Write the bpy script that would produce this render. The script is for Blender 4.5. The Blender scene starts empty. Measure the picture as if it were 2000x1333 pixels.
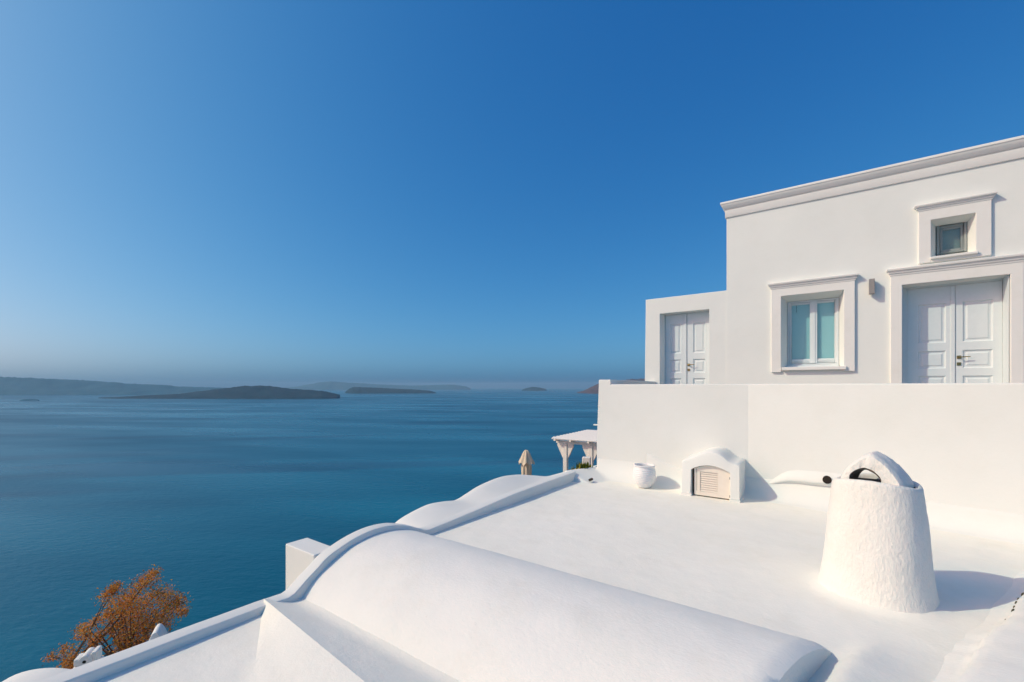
import bpy, bmesh, math, random
from mathutils import Vector, Matrix, noise as mnoise

random.seed(7)
S = bpy.context.scene
R_ = math.radians

# ------------------------------------------------------------------ camera
YAW = math.atan2(860, 1200)
RX, RY = math.cos(YAW), math.sin(YAW)
FX, FY = -math.sin(YAW), math.cos(YAW)
cd = bpy.data.cameras.new("camera")
cd.sensor_width = 36.0
cd.lens = 36.0 * 860 / 2000
cd.shift_y = 88.5 / 2000
cd.clip_start = 0.05
cd.clip_end = 300000
cam = bpy.data.objects.new("camera", cd)
cam.location = (0, 0, 0)
cam.rotation_euler = (math.pi / 2, 0, YAW)
S.collection.objects.link(cam)
S.camera = cam

# ------------------------------------------------------------------ sky, sun, exposure
SUN_EL = R_(38)
SUN_AZ = R_(49)                                       # from the facade's normal, towards the left
TL = Vector((-math.sin(SUN_AZ), -math.cos(SUN_AZ), 0))          # horizontal direction towards the sun
TO_SUN = Vector((TL.x * math.cos(SUN_EL), TL.y * math.cos(SUN_EL), math.sin(SUN_EL)))
SKY_GRADE = ((math.exp(0.11), 1.60), (math.exp(-0.06), 0.89), (math.exp(-0.02), 0.55))
W = bpy.data.worlds.new("World")
S.world = W
W.use_nodes = True
wn, wl = W.node_tree.nodes, W.node_tree.links
bg = wn["Background"]
sky = wn.new("ShaderNodeTexSky")
sky.sky_type = 'NISHITA'
sky.sun_disc = False
sky.sun_elevation = SUN_EL
sky.sun_rotation = math.atan2(TL.x, TL.y)
sky.altitude = 100
sky.air_density = 0.7
sky.dust_density = 2.5
sky.ozone_density = 1.0
# one colour grade for the whole sky: a power per channel, as the photograph's deep blue was developed
sep = wn.new("ShaderNodeSeparateColor")
com = wn.new("ShaderNodeCombineColor")
wl.new(sky.outputs[0], sep.inputs[0])
for k, (gain, power) in enumerate(SKY_GRADE):
    pw = wn.new("ShaderNodeMath")
    pw.operation = 'POWER'
    pw.inputs[1].default_value = power
    ml = wn.new("ShaderNodeMath")
    ml.operation = 'MULTIPLY'
    ml.inputs[1].default_value = gain * 0.1 ** power / 0.1
    wl.new(sep.outputs[k], pw.inputs[0])
    wl.new(pw.outputs[0], ml.inputs[0])
    wl.new(ml.outputs[0], com.inputs[k])
wl.new(com.outputs[0], bg.inputs[0])
bg.inputs[1].default_value = 0.10

sd = bpy.data.lights.new("sun", 'SUN')
sd.energy = 2.40
sd.angle = R_(0.53)
sd.color = (0.975, 1.0, 0.755)
sun = bpy.data.objects.new("sun", sd)
sun.rotation_euler = TO_SUN.to_track_quat('Z', 'Y').to_euler()
sun.location = TO_SUN * 60
S.collection.objects.link(sun)

S.view_settings.view_transform = 'Standard'
S.view_settings.look = 'None'
S.view_settings.gamma = 1.0
S.view_settings.use_curve_mapping = False
S.view_settings.exposure = 0.0
S.render.engine = 'CYCLES'
S.cycles.use_denoising = True
S.cycles.max_bounces = 8
S.cycles.diffuse_bounces = 4
S.cycles.volume_bounces = 0

# ------------------------------------------------------------------ helpers
WLOC = {}


def reg(o, loc):
    WLOC[o.name] = Vector(loc)


def thing(name, label, cat, loc=(0, 0, 0), group=None):
    o = bpy.data.objects.new(name, None)
    o.empty_display_size = 0.2
    o.location = loc
    S.collection.objects.link(o)
    o["label"] = label
    o["category"] = cat
    if group:
        o["group"] = group
    reg(o, loc)
    return o


def obj(name, bm, mat, parent=None, smooth=None, bevel=None, seg=3, doubles=True, kind=None, label=None, fix=True):
    """one mesh object; bm is given in world coordinates"""
    if doubles:
        bmesh.ops.remove_doubles(bm, verts=bm.verts, dist=1e-5)
    if fix:
        bmesh.ops.recalc_face_normals(bm, faces=bm.faces)
    base = WLOC[parent.name] if parent else Vector((0, 0, 0))
    if base.length > 0:
        bmesh.ops.translate(bm, verts=bm.verts, vec=-base)
    if bevel or smooth:
        for f in bm.faces:
            f.smooth = True
    if smooth and not bevel:
        for e in bm.edges:
            if len(e.link_faces) == 2 and e.calc_face_angle(0) > R_(smooth):
                e.smooth = False
    me = bpy.data.meshes.new(name)
    bm.to_mesh(me)
    bm.free()
    o = bpy.data.objects.new(name, me)
    S.collection.objects.link(o)
    if mat:
        me.materials.append(mat)
    if parent:
        o.parent = parent
        reg(o, base)
    else:
        reg(o, (0, 0, 0))
    if bevel:
        m = o.modifiers.new("bevel", 'BEVEL')
        m.width = bevel
        m.segments = seg
        m.limit_method = 'ANGLE'
        m.angle_limit = R_(35)
        m.harden_normals = True
    if kind:
        o["kind"] = kind
    if label:
        o["label"] = label
    return o


def copy_child(src, parent, offset):
    """a copy of a part, moved by offset and parented like its source"""
    c = src.copy()
    S.collection.objects.link(c)
    c.parent = parent
    c.location = src.location + Vector(offset)
    reg(c, WLOC[parent.name])
    return c


def box(bm, x0, x1, y0, y1, z0, z1, M=None):
    vs = [bm.verts.new(v) for v in ((x0, y0, z0), (x1, y0, z0), (x1, y1, z0), (x0, y1, z0),
                                    (x0, y0, z1), (x1, y0, z1), (x1, y1, z1), (x0, y1, z1))]
    if M:
        for v in vs:
            v.co = M @ v.co
    for q in ((0, 3, 2, 1), (4, 5, 6, 7), (0, 1, 5, 4), (1, 2, 6, 5), (2, 3, 7, 6), (3, 0, 4, 7)):
        bm.faces.new([vs[i] for i in q])
    return vs


def B(*a, M=None):
    bm = bmesh.new()
    box(bm, *a, M=M)
    return bm


def grid_faces(bm, rows, closed=False, cap=False):
    """rows: list of lists of points with equal length; quads between them"""
    V = [[bm.verts.new(p) for p in r] for r in rows]
    n = len(V[0])
    for i in range(len(V) - 1):
        for j in range(n if closed else n - 1):
            k = (j + 1) % n
            bm.faces.new((V[i][j], V[i][k], V[i + 1][k], V[i + 1][j]))
    if cap:
        bm.faces.new(V[0])
        bm.faces.new(V[-1])
    return V


def lathe(bm, cx, cy, prof, n=48, fn=None, cap=True):
    rows = []
    for (r, z) in prof:
        row = []
        for k in range(n):
            a = 2 * math.pi * k / n
            p = Vector((cx + r * math.cos(a), cy + r * math.sin(a), z))
            if fn:
                p = fn(p, a, r, z)
            row.append(p)
        rows.append(row)
    V = grid_faces(bm, rows, closed=True)
    if cap:
        for r in (V[0], V[-1]):
            if (r[0].co - r[n // 2].co).length > 1e-4:
                bm.faces.new(r)
    return V


def tube(bm, pts, n=8):
    """pts: (x, y, z, radius)"""
    P = [Vector(p[:3]) for p in pts]
    rows = []
    up0 = Vector((0.13, 0.21, 0.97))
    for i, p in enumerate(P):
        d = (P[min(i + 1, len(P) - 1)] - P[max(i - 1, 0)]).normalized()
        a = d.cross(up0)
        if a.length < 0.05:
            a = d.cross(Vector((1, 0, 0)))
        a.normalize()
        b = d.cross(a)
        r = pts[i][3]
        rows.append([p + a * (r * math.cos(2 * math.pi * k / n)) + b * (r * math.sin(2 * math.pi * k / n)) for k in range(n)])
    grid_faces(bm, rows, closed=True, cap=True)


def interp(tab, x):
    if x <= tab[0][0]:
        return tab[0][1]
    for (a, va), (b, vb) in zip(tab, tab[1:]):
        if x <= b:
            return va + (vb - va) * (x - a) / (b - a)
    return tab[-1][1]


def spline(tab, x):
    """monotone-ish cubic (Catmull-Rom) through the table"""
    n = len(tab)
    if x <= tab[0][0]:
        return tab[0][1]
    if x >= tab[-1][0]:
        return tab[-1][1]
    i = max(k for k in range(n - 1) if tab[k][0] <= x)
    x0, y0 = tab[i]
    x1, y1 = tab[i + 1]
    h = x1 - x0
    d = (y1 - y0) / h
    m0 = d if i == 0 else (y1 - tab[i - 1][1]) / (x1 - tab[i - 1][0])
    m1 = d if i == n - 2 else (tab[i + 2][1] - y0) / (tab[i + 2][0] - x0)
    t = (x - x0) / h
    return ((2 * t**3 - 3 * t**2 + 1) * y0 + (t**3 - 2 * t**2 + t) * h * m0
            + (-2 * t**3 + 3 * t**2) * y1 + (t**3 - t**2) * h * m1)


def nz(x, y, z=0.0, s=1.0):
    return mnoise.noise(Vector((x * s, y * s, z * s)))


def frange(a, b, step):
    n = max(1, int(round((b - a) / step)))
    return [a + (b - a) * i / n for i in range(n + 1)]


def frame_sides(bm, x0, x1, z0, z1, y, yb, bottom=True):
    """outer sides of a proud slab between its front plane y and yb"""
    L = [((x0, z0), (x0, z1)), ((x0, z1), (x1, z1)), ((x1, z1), (x1, z0))]
    if bottom:
        L.append(((x1, z0), (x0, z0)))
    for p, q in L:
        bm.faces.new([bm.verts.new(c) for c in ((p[0], y, p[1]), (q[0], y, q[1]), (q[0], yb, q[1]), (p[0], yb, p[1]))])


def moulding(bm, x0, x1, y0, y1, prof, top=True):
    """profile (projection, z) swept round the rectangle x0..x1, y0..y1 (mitred corners)"""
    rows = []
    for (p, z) in prof:
        rows.append([(x0 - p, y0 - p, z), (x1 + p, y0 - p, z), (x1 + p, y1 + p, z), (x0 - p, y1 + p, z)])
    V = grid_faces(bm, rows, closed=True)
    if top:
        bm.faces.new(V[-1])
        bm.faces.new(V[0])


def camxy(r, f):
    return (r * RX + f * FX, r * RY + f * FY)


# ------------------------------------------------------------------ materials
def new_mat(name):
    m = bpy.data.materials.new(name)
    m.use_nodes = True
    n, l = m.node_tree.nodes, m.node_tree.links
    return m, n, l, n["Principled BSDF"]


def add_noise(n, l, co, scale, detail=4, rough=0.55, stretch=None):
    if stretch:
        mp = n.new("ShaderNodeMapping")
        mp.inputs["Scale"].default_value = stretch
        l.new(co, mp.inputs[0])
        co = mp.outputs[0]
    t = n.new("ShaderNodeTexNoise")
    t.inputs["Scale"].default_value = scale
    t.inputs["Detail"].default_value = detail
    t.inputs["Roughness"].default_value = rough
    l.new(co, t.inputs["Vector"])
    return t.outputs["Fac"]


def ramp(n, l, fac, stops):
    r = n.new("ShaderNodeValToRGB")
    e = r.color_ramp.elements
    while len(e) < len(stops):
        e.new(0.5)
    for k, (p, c) in enumerate(stops):
        e[k].position = p
        e[k].color = (*c, 1)
    l.new(fac, r.inputs[0])
    return r.outputs[0]


def bump(n, l, height, strength, dist, prev=None):
    b = n.new("ShaderNodeBump")
    b.inputs["Strength"].default_value = strength
    b.inputs["Distance"].default_value = dist
    l.new(height, b.inputs["Height"])
    if prev:
        l.new(prev, b.inputs["Normal"])
    return b.outputs[0]


def plaster(name, c0, c1, grain=0.004, lumps=0.02, lump_scale=2.2, grain_scale=55, stretch=None, rough=0.85, wear=0.7):
    m, n, l, p = new_mat(name)
    co = n.new("ShaderNodeNewGeometry").outputs["Position"]
    big = add_noise(n, l, co, 0.9, 5, 0.6)
    base = ramp(n, l, big, [(0.3, c0), (0.7, c1)])
    # patches of older paint, faint grey stains and tiny chips
    patch = add_noise(n, l, co, 2.6, 8, 0.72)
    stain = ramp(n, l, patch, [(0.50, (1, 1, 1)), (0.62, (0.965, 0.96, 0.945)), (0.74, (0.93, 0.918, 0.895))])
    chip = add_noise(n, l, co, 70, 2, 0.5)
    chips = ramp(n, l, chip, [(0.70, (1, 1, 1)), (0.76, (0.90, 0.885, 0.855))])
    cur = base
    for extra in (stain, chips):
        mx = n.new("ShaderNodeMix")
        mx.data_type = 'RGBA'
        mx.blend_type = 'MULTIPLY'
        mx.inputs[0].default_value = wear
        l.new(cur, mx.inputs[6])
        l.new(extra, mx.inputs[7])
        cur = mx.outputs[2]
    l.new(cur, p.inputs["Base Color"])
    p.inputs["Roughness"].default_value = rough
    p.inputs["Specular IOR Level"].default_value = 0.25
    a = bump(n, l, add_noise(n, l, co, lump_scale, 3, 0.5), 1.0, lumps)
    b = bump(n, l, add_noise(n, l, co, grain_scale, 5, 0.65, stretch), 1.0, grain, a)
    l.new(b, p.inputs["Normal"])
    return m


M_wall = plaster("whitewash_smooth", (0.715, 0.735, 0.70), (0.755, 0.775, 0.745), wear=0.3, grain=0.0016, lumps=0.006, lump_scale=1.6, grain_scale=26)
M_facade = plaster("whitewash_facade", (0.765, 0.80, 0.77), (0.80, 0.835, 0.80), wear=0.3, grain=0.0012, lumps=0.006, lump_scale=1.6, grain_scale=26)
M_roof = plaster("whitewash_roof", (0.80, 0.80, 0.725), (0.845, 0.84, 0.77), grain=0.0022, lumps=0.012, lump_scale=3.2, grain_scale=48)
M_vault = plaster("whitewash_vault", (0.77, 0.775, 0.725), (0.81, 0.81, 0.765), grain=0.0027, lumps=0.010, lump_scale=3.0, grain_scale=52, stretch=(0.6, 1, 1))
M_stucco = plaster("whitewash_rough_stucco", (0.77, 0.765, 0.71), (0.82, 0.81, 0.76), grain=0.0085, lumps=0.004, lump_scale=12, grain_scale=50, stretch=(1.2, 1.2, 0.6))
M_trim = plaster("white_trim", (0.775, 0.785, 0.755), (0.81, 0.82, 0.79), grain=0.0008, lumps=0.003)


def paint(name, col, rough=0.45, metallic=0.0, var=0.05, bumpd=0.0008, scale=14):
    m, n, l, p = new_mat(name)
    co = n.new("ShaderNodeTexCoord").outputs["Object"]
    f = add_noise(n, l, co, scale, 4, 0.6)
    lo = tuple(c * (1 - var) for c in col)
    hi = tuple(min(1, c * (1 + var)) for c in col)
    l.new(ramp(n, l, f, [(0.3, lo), (0.7, hi)]), p.inputs["Base Color"])
    p.inputs["Roughness"].default_value = rough
    p.inputs["Metallic"].default_value = metallic
    if bumpd:
        l.new(bump(n, l, add_noise(n, l, co, scale * 4, 4), 1.0, bumpd), p.inputs["Normal"])
    return m


M_joinery = paint("pale_blue_white_paint", (0.685, 0.755, 0.77), 0.4, var=0.02)
M_shutter = paint("cream_paint", (0.76, 0.70, 0.61), 0.5, var=0.03)
M_brass = paint("brass", (0.42, 0.30, 0.13), 0.32, 1.0)
M_lamp = paint("taupe_metal_and_slat_shade", (0.29, 0.275, 0.265), 0.5)
M_soot_and_shade = paint("soot_and_hole_shade", (0.022, 0.015, 0.011), 0.95, var=0.4)
M_sooty = paint("smoke_browned_plaster", (0.16, 0.125, 0.10), 0.95, var=0.5, scale=30)
M_hole = paint("hole_shade", (0.05, 0.035, 0.028), 0.8, var=0.4)
M_canvas = paint("beige_canvas", (0.62, 0.53, 0.40), 0.9, var=0.05, bumpd=0.002, scale=9)
M_wood = paint("white_painted_wood", (0.80, 0.77, 0.71), 0.6, var=0.05)
M_grey = paint("grey_window_frame", (0.27, 0.31, 0.31), 0.45, var=0.04)
M_blind = paint("pale_teal_blind", (0.64, 0.79, 0.81), 0.8, var=0.02)
M_blind2 = paint("dim_teal_blind", (0.34, 0.36, 0.34), 0.8, var=0.05)
M_gap = paint("dark_gap", (0.10, 0.11, 0.12), 0.9)
M_glazed = paint("white_glazed_clay", (0.78, 0.78, 0.775), 0.5, var=0.03, bumpd=0.002, scale=20)
M_paving = paint("grey_paving", (0.33, 0.31, 0.29), 0.8, var=0.15, scale=5)
M_moss = paint("moss_and_dirt", (0.10, 0.085, 0.045), 0.95, var=0.6, scale=60)
M_bark = paint("bark", (0.13, 0.075, 0.045), 0.9, var=0.3)


def glass_mat(name, tint):
    m, n, l, p = new_mat(name)
    n.remove(p)
    out = n["Material Output"]
    tr = n.new("ShaderNodeBsdfTransparent")
    tr.inputs[0].default_value = (*tint, 1)
    gl = n.new("ShaderNodeBsdfGlossy")
    gl.inputs["Roughness"].default_value = 0.03
    mx = n.new("ShaderNodeMixShader")
    mx.inputs[0].default_value = 0.08
    l.new(tr.outputs[0], mx.inputs[1])
    l.new(gl.outputs[0], mx.inputs[2])
    l.new(mx.outputs[0], out.inputs[0])
    return m


M_glass2 = glass_mat("clear_window_glass", (0.86, 0.91, 0.89))
M_glass = glass_mat("teal_window_glass", (0.81, 0.92, 0.925))


def leaf_mat(name, stops):
    m, n, l, p = new_mat(name)
    oi = n.new("ShaderNodeNewGeometry")
    l.new(ramp(n, l, oi.outputs["Random Per Island"], stops), p.inputs["Base Color"])
    p.inputs["Roughness"].default_value = 0.7
    p.inputs["Specular IOR Level"].default_value = 0.2
    tl = n.new("ShaderNodeBsdfTranslucent")
    mx = n.new("ShaderNodeMixShader")
    mx.inputs[0].default_value = 0.4
    l.new(p.inputs["Base Color"].links[0].from_socket, tl.inputs[0])
    l.new(p.outputs[0], mx.inputs[1])
    l.new(tl.outputs[0], mx.inputs[2])
    l.new(mx.outputs[0], n["Material Output"].inputs[0])
    return m


M_autumn = leaf_mat("rust_leaves", [(0.0, (0.15, 0.07, 0.035)), (0.3, (0.62, 0.23, 0.05)), (0.6, (0.78, 0.33, 0.05)), (0.8, (0.62, 0.36, 0.07)), (0.9, (0.30, 0.30, 0.08)), (1.0, (0.68, 0.42, 0.26))])
M_succ = leaf_mat("yellow_green_leaves", [(0.0, (0.06, 0.10, 0.015)), (0.5, (0.17, 0.21, 0.025)), (1.0, (0.38, 0.32, 0.04))])


def rock_mat(name, c0, c1, scale):
    m, n, l, p = new_mat(name)
    co = n.new("ShaderNodeNewGeometry").outputs["Position"]
    f = add_noise(n, l, co, scale, 6, 0.6)
    l.new(ramp(n, l, f, [(0.35, c0), (0.65, c1)]), p.inputs["Base Color"])
    p.inputs["Roughness"].default_value = 0.95
    p.inputs["Specular IOR Level"].default_value = 0.1
    return m


M_lava_hazed = rock_mat("haze_blue_lava_rock", (0.006, 0.040, 0.070), (0.018, 0.060, 0.094), 0.006)  # blue of the distance haze is put into the lava's colour
M_coast_hazed = rock_mat("haze_blue_island_rock", (0.022, 0.112, 0.178), (0.048, 0.150, 0.215), 0.004)  # blue-green tint paints sea haze over the far rock
M_red = rock_mat("red_headland_rock", (0.075, 0.05, 0.06), (0.12, 0.075, 0.08), 0.006)
M_cliff = rock_mat("cliff_rock", (0.10, 0.075, 0.055), (0.22, 0.17, 0.13), 0.15)


SEA_SHIFT = (2740, 4220, 1400)


def sea_mat():
    m, n, l, p = new_mat("sea_water")
    co = n.new("ShaderNodeNewGeometry").outputs["Position"]
    # wind streaks: long bands where the surface is calmer or rougher
    mp = n.new("ShaderNodeMapping")
    mp.inputs["Rotation"].default_value = (0, 0, -YAW + R_(8))
    mp.inputs["Location"].default_value = SEA_SHIFT
    l.new(co, mp.inputs[0])
    st = add_noise(n, l, mp.outputs[0], 0.0022, 3, 0.5, (0.30, 1.0, 1.0))
    st2 = add_noise(n, l, mp.outputs[0], 0.0075, 2, 0.5, (0.30, 1.0, 1.0))
    mx = n.new("ShaderNodeMix")
    mx.data_type = 'FLOAT'
    mx.inputs[0].default_value = 0.42
    l.new(st, mx.inputs[2])
    l.new(st2, mx.inputs[3])
    s = mx.outputs[0]
    body = ramp(n, l, s, [(0.36, (0.0002, 0.068, 0.120)), (0.50, (0.0002, 0.092, 0.156)), (0.64, (0.001, 0.138, 0.212))])
    # thin slanting wind lines where ripples darken the water
    mp2 = n.new("ShaderNodeMapping")
    mp2.inputs["Rotation"].default_value = (0, 0, -YAW - R_(14))
    l.new(co, mp2.inputs[0])
    ln = add_noise(n, l, mp2.outputs[0], 0.0085, 2, 0.5, (0.16, 1.0, 1.0))
    dark = ramp(n, l, ln, [(0.35, (0.52, 0.62, 0.70)), (0.44, (1, 1, 1))])
    mm = n.new("ShaderNodeMix")
    mm.data_type = 'RGBA'
    mm.blend_type = 'MULTIPLY'
    mm.inputs[0].default_value = 1.0
    l.new(body, mm.inputs[6])
    l.new(dark, mm.inputs[7])
    l.new(mm.outputs[2], p.inputs["Base Color"])
    rr = n.new("ShaderNodeMapRange")
    rr.inputs[1].default_value = 0.35
    rr.inputs[2].default_value = 0.65
    rr.inputs[3].default_value = 0.40
    rr.inputs[4].default_value = 0.20
    l.new(s, rr.inputs[0])
    l.new(rr.outputs[0], p.inputs["Roughness"])
    p.inputs["IOR"].default_value = 1.33
    p.inputs["Specular IOR Level"].default_value = 0.34
    w1 = add_noise(n, l, mp.outputs[0], 0.16, 2, 0.5, (0.5, 1, 1))
    w2 = add_noise(n, l, mp.outputs[0], 0.9, 3, 0.6, (0.6, 1, 1))
    b = bump(n, l, w1, 1.0, 0.45)
    b = bump(n, l, add_noise(n, l, mp.outputs[0], 0.42, 2, 0.5, (0.45, 1, 1)), 1.0, 0.28, b)
    b = bump(n, l, w2, 1.0, 0.12, b)
    l.new(b, p.inputs["Normal"])
    return m


M_sea = sea_mat()

# ------------------------------------------------------------------ setting: sea, islands, hillside
SEA = -110.0
bm = bmesh.new()
NS = 24
ext = 22000
rows = [[(x, y, SEA) for x in frange(-ext, ext, 2 * ext / NS)] for y in frange(-ext, ext, 2 * ext / NS)]
grid_faces(bm, rows)
obj("sea", bm, M_sea, kind="structure", doubles=False)


def island(name, mat, d, us, depth, label=None, seed=0, rough=0.12, base_px=None):
    """us: skyline as (picture column, row) read off at the distance d; built as a real hill of that depth"""
    f = 860.0
    ridge_d = d + depth * 0.45
    tab = [((u - 1000) / f * ridge_d, max(0.5, (755 - v) / f * ridge_d - SEA)) for u, v in us]
    r0, r1 = tab[0][0], tab[-1][0]
    nx, ny = 200, 22
    bm = bmesh.new()
    rows = []
    for j in range(ny + 1):
        w = j / ny
        row = []
        for i in range(nx + 1):
            s = i / nx
            r = r0 + (r1 - r0) * s
            H = interp(tab, r)
            edge = min(1.0, min(s, 1 - s) * 12) ** 0.5
            wob = nz(s * 9, w * 3 + seed, seed) * 0.08
            ff = ridge_d + (w - 0.45 + wob * 0.6) * depth * (0.35 + 0.65 * edge)
            a = max(0.0, 1 - abs(w - 0.45) / 0.55 if w > 0.45 else w / 0.45)
            prof = a ** 0.75
            n_ = (nz(r / 260.0, ff / 260.0, seed) + 0.5 * nz(r / 90.0, ff / 90.0, seed)) * rough
            h = H * prof * (1 + n_ * (1 - prof) * 2.2) + H * n_ * 0.10 * prof
            h += H * prof * (0.05 * nz(r / 40.0, ff / 70.0, seed + 9) + 0.035 * nz(r / 17.0, ff / 40.0, seed + 5))
            if w in (0.0, 1.0):
                h = -4
            x, y = camxy(r * (ff / ridge_d), ff)
            row.append((x, y, SEA + h))
        rows.append(row)
    grid_faces(bm, rows)
    o = obj(name, bm, mat, kind="structure", smooth=180, doubles=False)
    if label:
        o["label"] = label
    return o


island("far_coast", M_coast_hazed, 5500, [(-420, 742), (-200, 738), (-60, 735), (0, 736), (55, 738.5), (120, 741), (180, 744), (235, 747.5), (243, 749.5), (330, 752.6), (345, 755), (430, 757.5), (520, 760), (600, 764)], 1500, seed=1)
island("lava_island", M_lava_hazed, 3850, [(192, 779), (215, 777), (245, 774.5), (300, 772), (350, 769.5), (380, 765.5), (413, 761.5), (450, 757.5), (478, 753.8), (490, 753.6), (525, 753.6), (560, 759), (600, 761.5), (630, 763.7), (648, 767.5), (664, 771)], 700, seed=2)
island("distant_island", M_coast_hazed, 14000, [(545, 759), (575, 756), (605, 750.7), (630, 746.2), (644, 745.5), (675, 747), (742, 751.3), (805, 753.6), (842, 752.6), (885, 751.2), (910, 755), (919, 759)], 2500, seed=3, rough=0.25)
island("dark_island", M_lava_hazed, 6700, [(674, 766), (682, 759.5), (690, 756), (735, 757.7), (801, 760.6), (838, 763.2), (851, 766.5)], 900, seed=4)
island("small_islet", M_lava_hazed, 10900, [(1019, 762), (1026, 758.8), (1040, 755.8), (1052, 757), (1064, 759.5), (1068, 762)], 500, seed=5)
island("low_islet", M_coast_hazed, 3300, [(38, 781.5), (46, 780), (60, 779.5), (72, 780.2), (77, 782)], 90, seed=6)
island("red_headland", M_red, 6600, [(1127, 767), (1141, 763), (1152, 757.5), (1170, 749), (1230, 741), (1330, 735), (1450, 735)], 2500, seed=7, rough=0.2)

# hillside under the village: a terrace level, then the cliff down to the sea
bm = bmesh.new()
rows = []
radii = [0.5, 2, 4, 6, 7, 8, 9, 10, 11, 12.5, 14, 16, 18, 20, 21, 22, 24, 27, 31, 36, 42, 50, 60, 75, 90, 110, 135, 170, 220, 300, 420]
NA = 120
for r in radii:
    row = []
    for k in range(NA):
        a = 2 * math.pi * k / NA
        x, y = r * math.cos(a), r * math.sin(a)
        # direction measured from straight ahead of the camera, positive to the right
        rel = (math.atan2(x * RX + y * RY, x * FX + y * FY))
        edge = interp([(-math.pi, 30), (-1.7, 12), (-1.0, 7.5), (-0.75, 7.5), (-0.4, 9), (-0.05, 19.5), (0.12, 21), (0.35, 30), (0.8, 420), (2.2, 420), (math.pi, 30)], rel)
        floor = interp([(-math.pi, -5.0), (-0.75, -5.9), (-0.3, -5.6), (-0.05, -4.4), (0.3, -4.3), (1.0, -4.0), (math.pi, -5.0)], rel)
        z = floor
        if r > edge:
            z = floor - (r - edge) * 1.0
        z += nz(x * 0.4, y * 0.4, 3) * min(0.9, max(0.0, (r - edge) * 0.12))
        row.append((x, y, max(z, SEA - 1.5)))
    rows.append(row)
V = grid_faces(bm, rows, closed=True)
bm.faces.new(V[0])
obj("hillside", bm, M_cliff, kind="structure", smooth=180, doubles=False)

# ------------------------------------------------------------------ the vaulted house whose roofs fill the foreground
ZR = -1.6
house = thing("vaulted_house", "white cave house seen from above, flat roof and long barrel vault with low rims", "house", (-1.0, 3.0, -5.6))
bm = bmesh.new()
box(bm, -3.575, 4.2, -3.0, 7.35, -5.8, -1.95)
obj("house_body", bm, M_wall, house)

VP = [(1.80, -1.80), (1.90, -1.735), (2.0, -1.632), (2.127, -1.543), (2.25, -1.48), (2.376, -1.434), (2.52, -1.408), (2.66, -1.400), (2.80, -1.408), (2.96, -1.438), (3.08, -1.474), (3.17, -1.515), (3.28, -1.575), (3.38, -1.64), (3.46, -1.71)]


def vault_end(y):
    return -0.02 - 0.28 * (3.12 - y)


# flat roof
bm = bmesh.new()
xs = frange(-3.56, 4.2, 0.06)
ys = frange(-3.0, 7.5, 0.06)
vv = {}


def roof_z(x, y):
    z = ZR + 0.006 * nz(x, y, 1, 1.3) + 0.003 * nz(x, y, 2, 4.0)
    # plaster is drawn up a little where the roof meets the vault end and the chimney
    d = math.hypot(x - 0.306, y - 4.452) - 0.36
    if d < 0.09:
        z += 0.03 * (1 - max(0, d) / 0.09) ** 2
    e = x - vault_end(y)
    if 1.8 < y < 3.6 and e < 0.9:      # the roof is made up a little against the open end of the vault
        up = max(0.0, min(1.0, (e - 0.05) / 0.07)) * (1 - max(0.0, min(1.0, (e - 0.14) / 0.36)))
        z += 0.085 * up * max(0.0, min(1.0, (3.6 - y) / 0.5))
    return z


for i in range(len(xs) - 1):
    for j in range(len(ys) - 1):
        cx, cy = (xs[i] + xs[i + 1]) / 2, (ys[j] + ys[j + 1]) / 2
        if cy < 3.32 and cx < vault_end(max(cy, 1.6)) - 0.20:
            continue
        q = []
        for (a, b) in ((i, j), (i + 1, j), (i + 1, j + 1), (i, j + 1)):
            if (a, b) not in vv:
                vv[(a, b)] = bm.verts.new((xs[a], ys[b], roof_z(xs[a], ys[b])))
            q.append(vv[(a, b)])
        bm.faces.new(q)
obj("flat_roof", bm, M_roof, house, smooth=180, doubles=False)

# barrel vault
bm = bmesh.new()
rows = []
ny = 46
ysv = [1.80 + (3.46 - 1.80) * k / ny for k in range(ny + 1)]
nxv = 60
for i in range(nxv + 1):
    t = i / nxv
    row = []
    for y in ysv:
        x = -3.52 + t * (vault_end(y) + 3.52)
        z = spline(VP, y) + 0.007 * nz(x, y, 5, 1.4) + 0.003 * nz(x, y, 6, 4)
        # the crest sags a touch at the open end, its lip is rounded
        lip = max(0.0, 1 - (vault_end(y) - x) / 0.10)
        z -= 0.03 * lip ** 3
        row.append((x, y, z))
    rows.append(row)
last = rows[-1]
for k in range(1, 5):          # end face, leaning in a little towards its foot
    f = k / 4
    rows.append([(p[0] + 0.012 - 0.035 * f, p[1], p[2] - 0.012 * (k > 0) + (-1.92 - p[2]) * f) for p in last])
grid_faces(bm, rows)
obj("barrel_vault", bm, M_vault, house, smooth=60, doubles=False)

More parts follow.
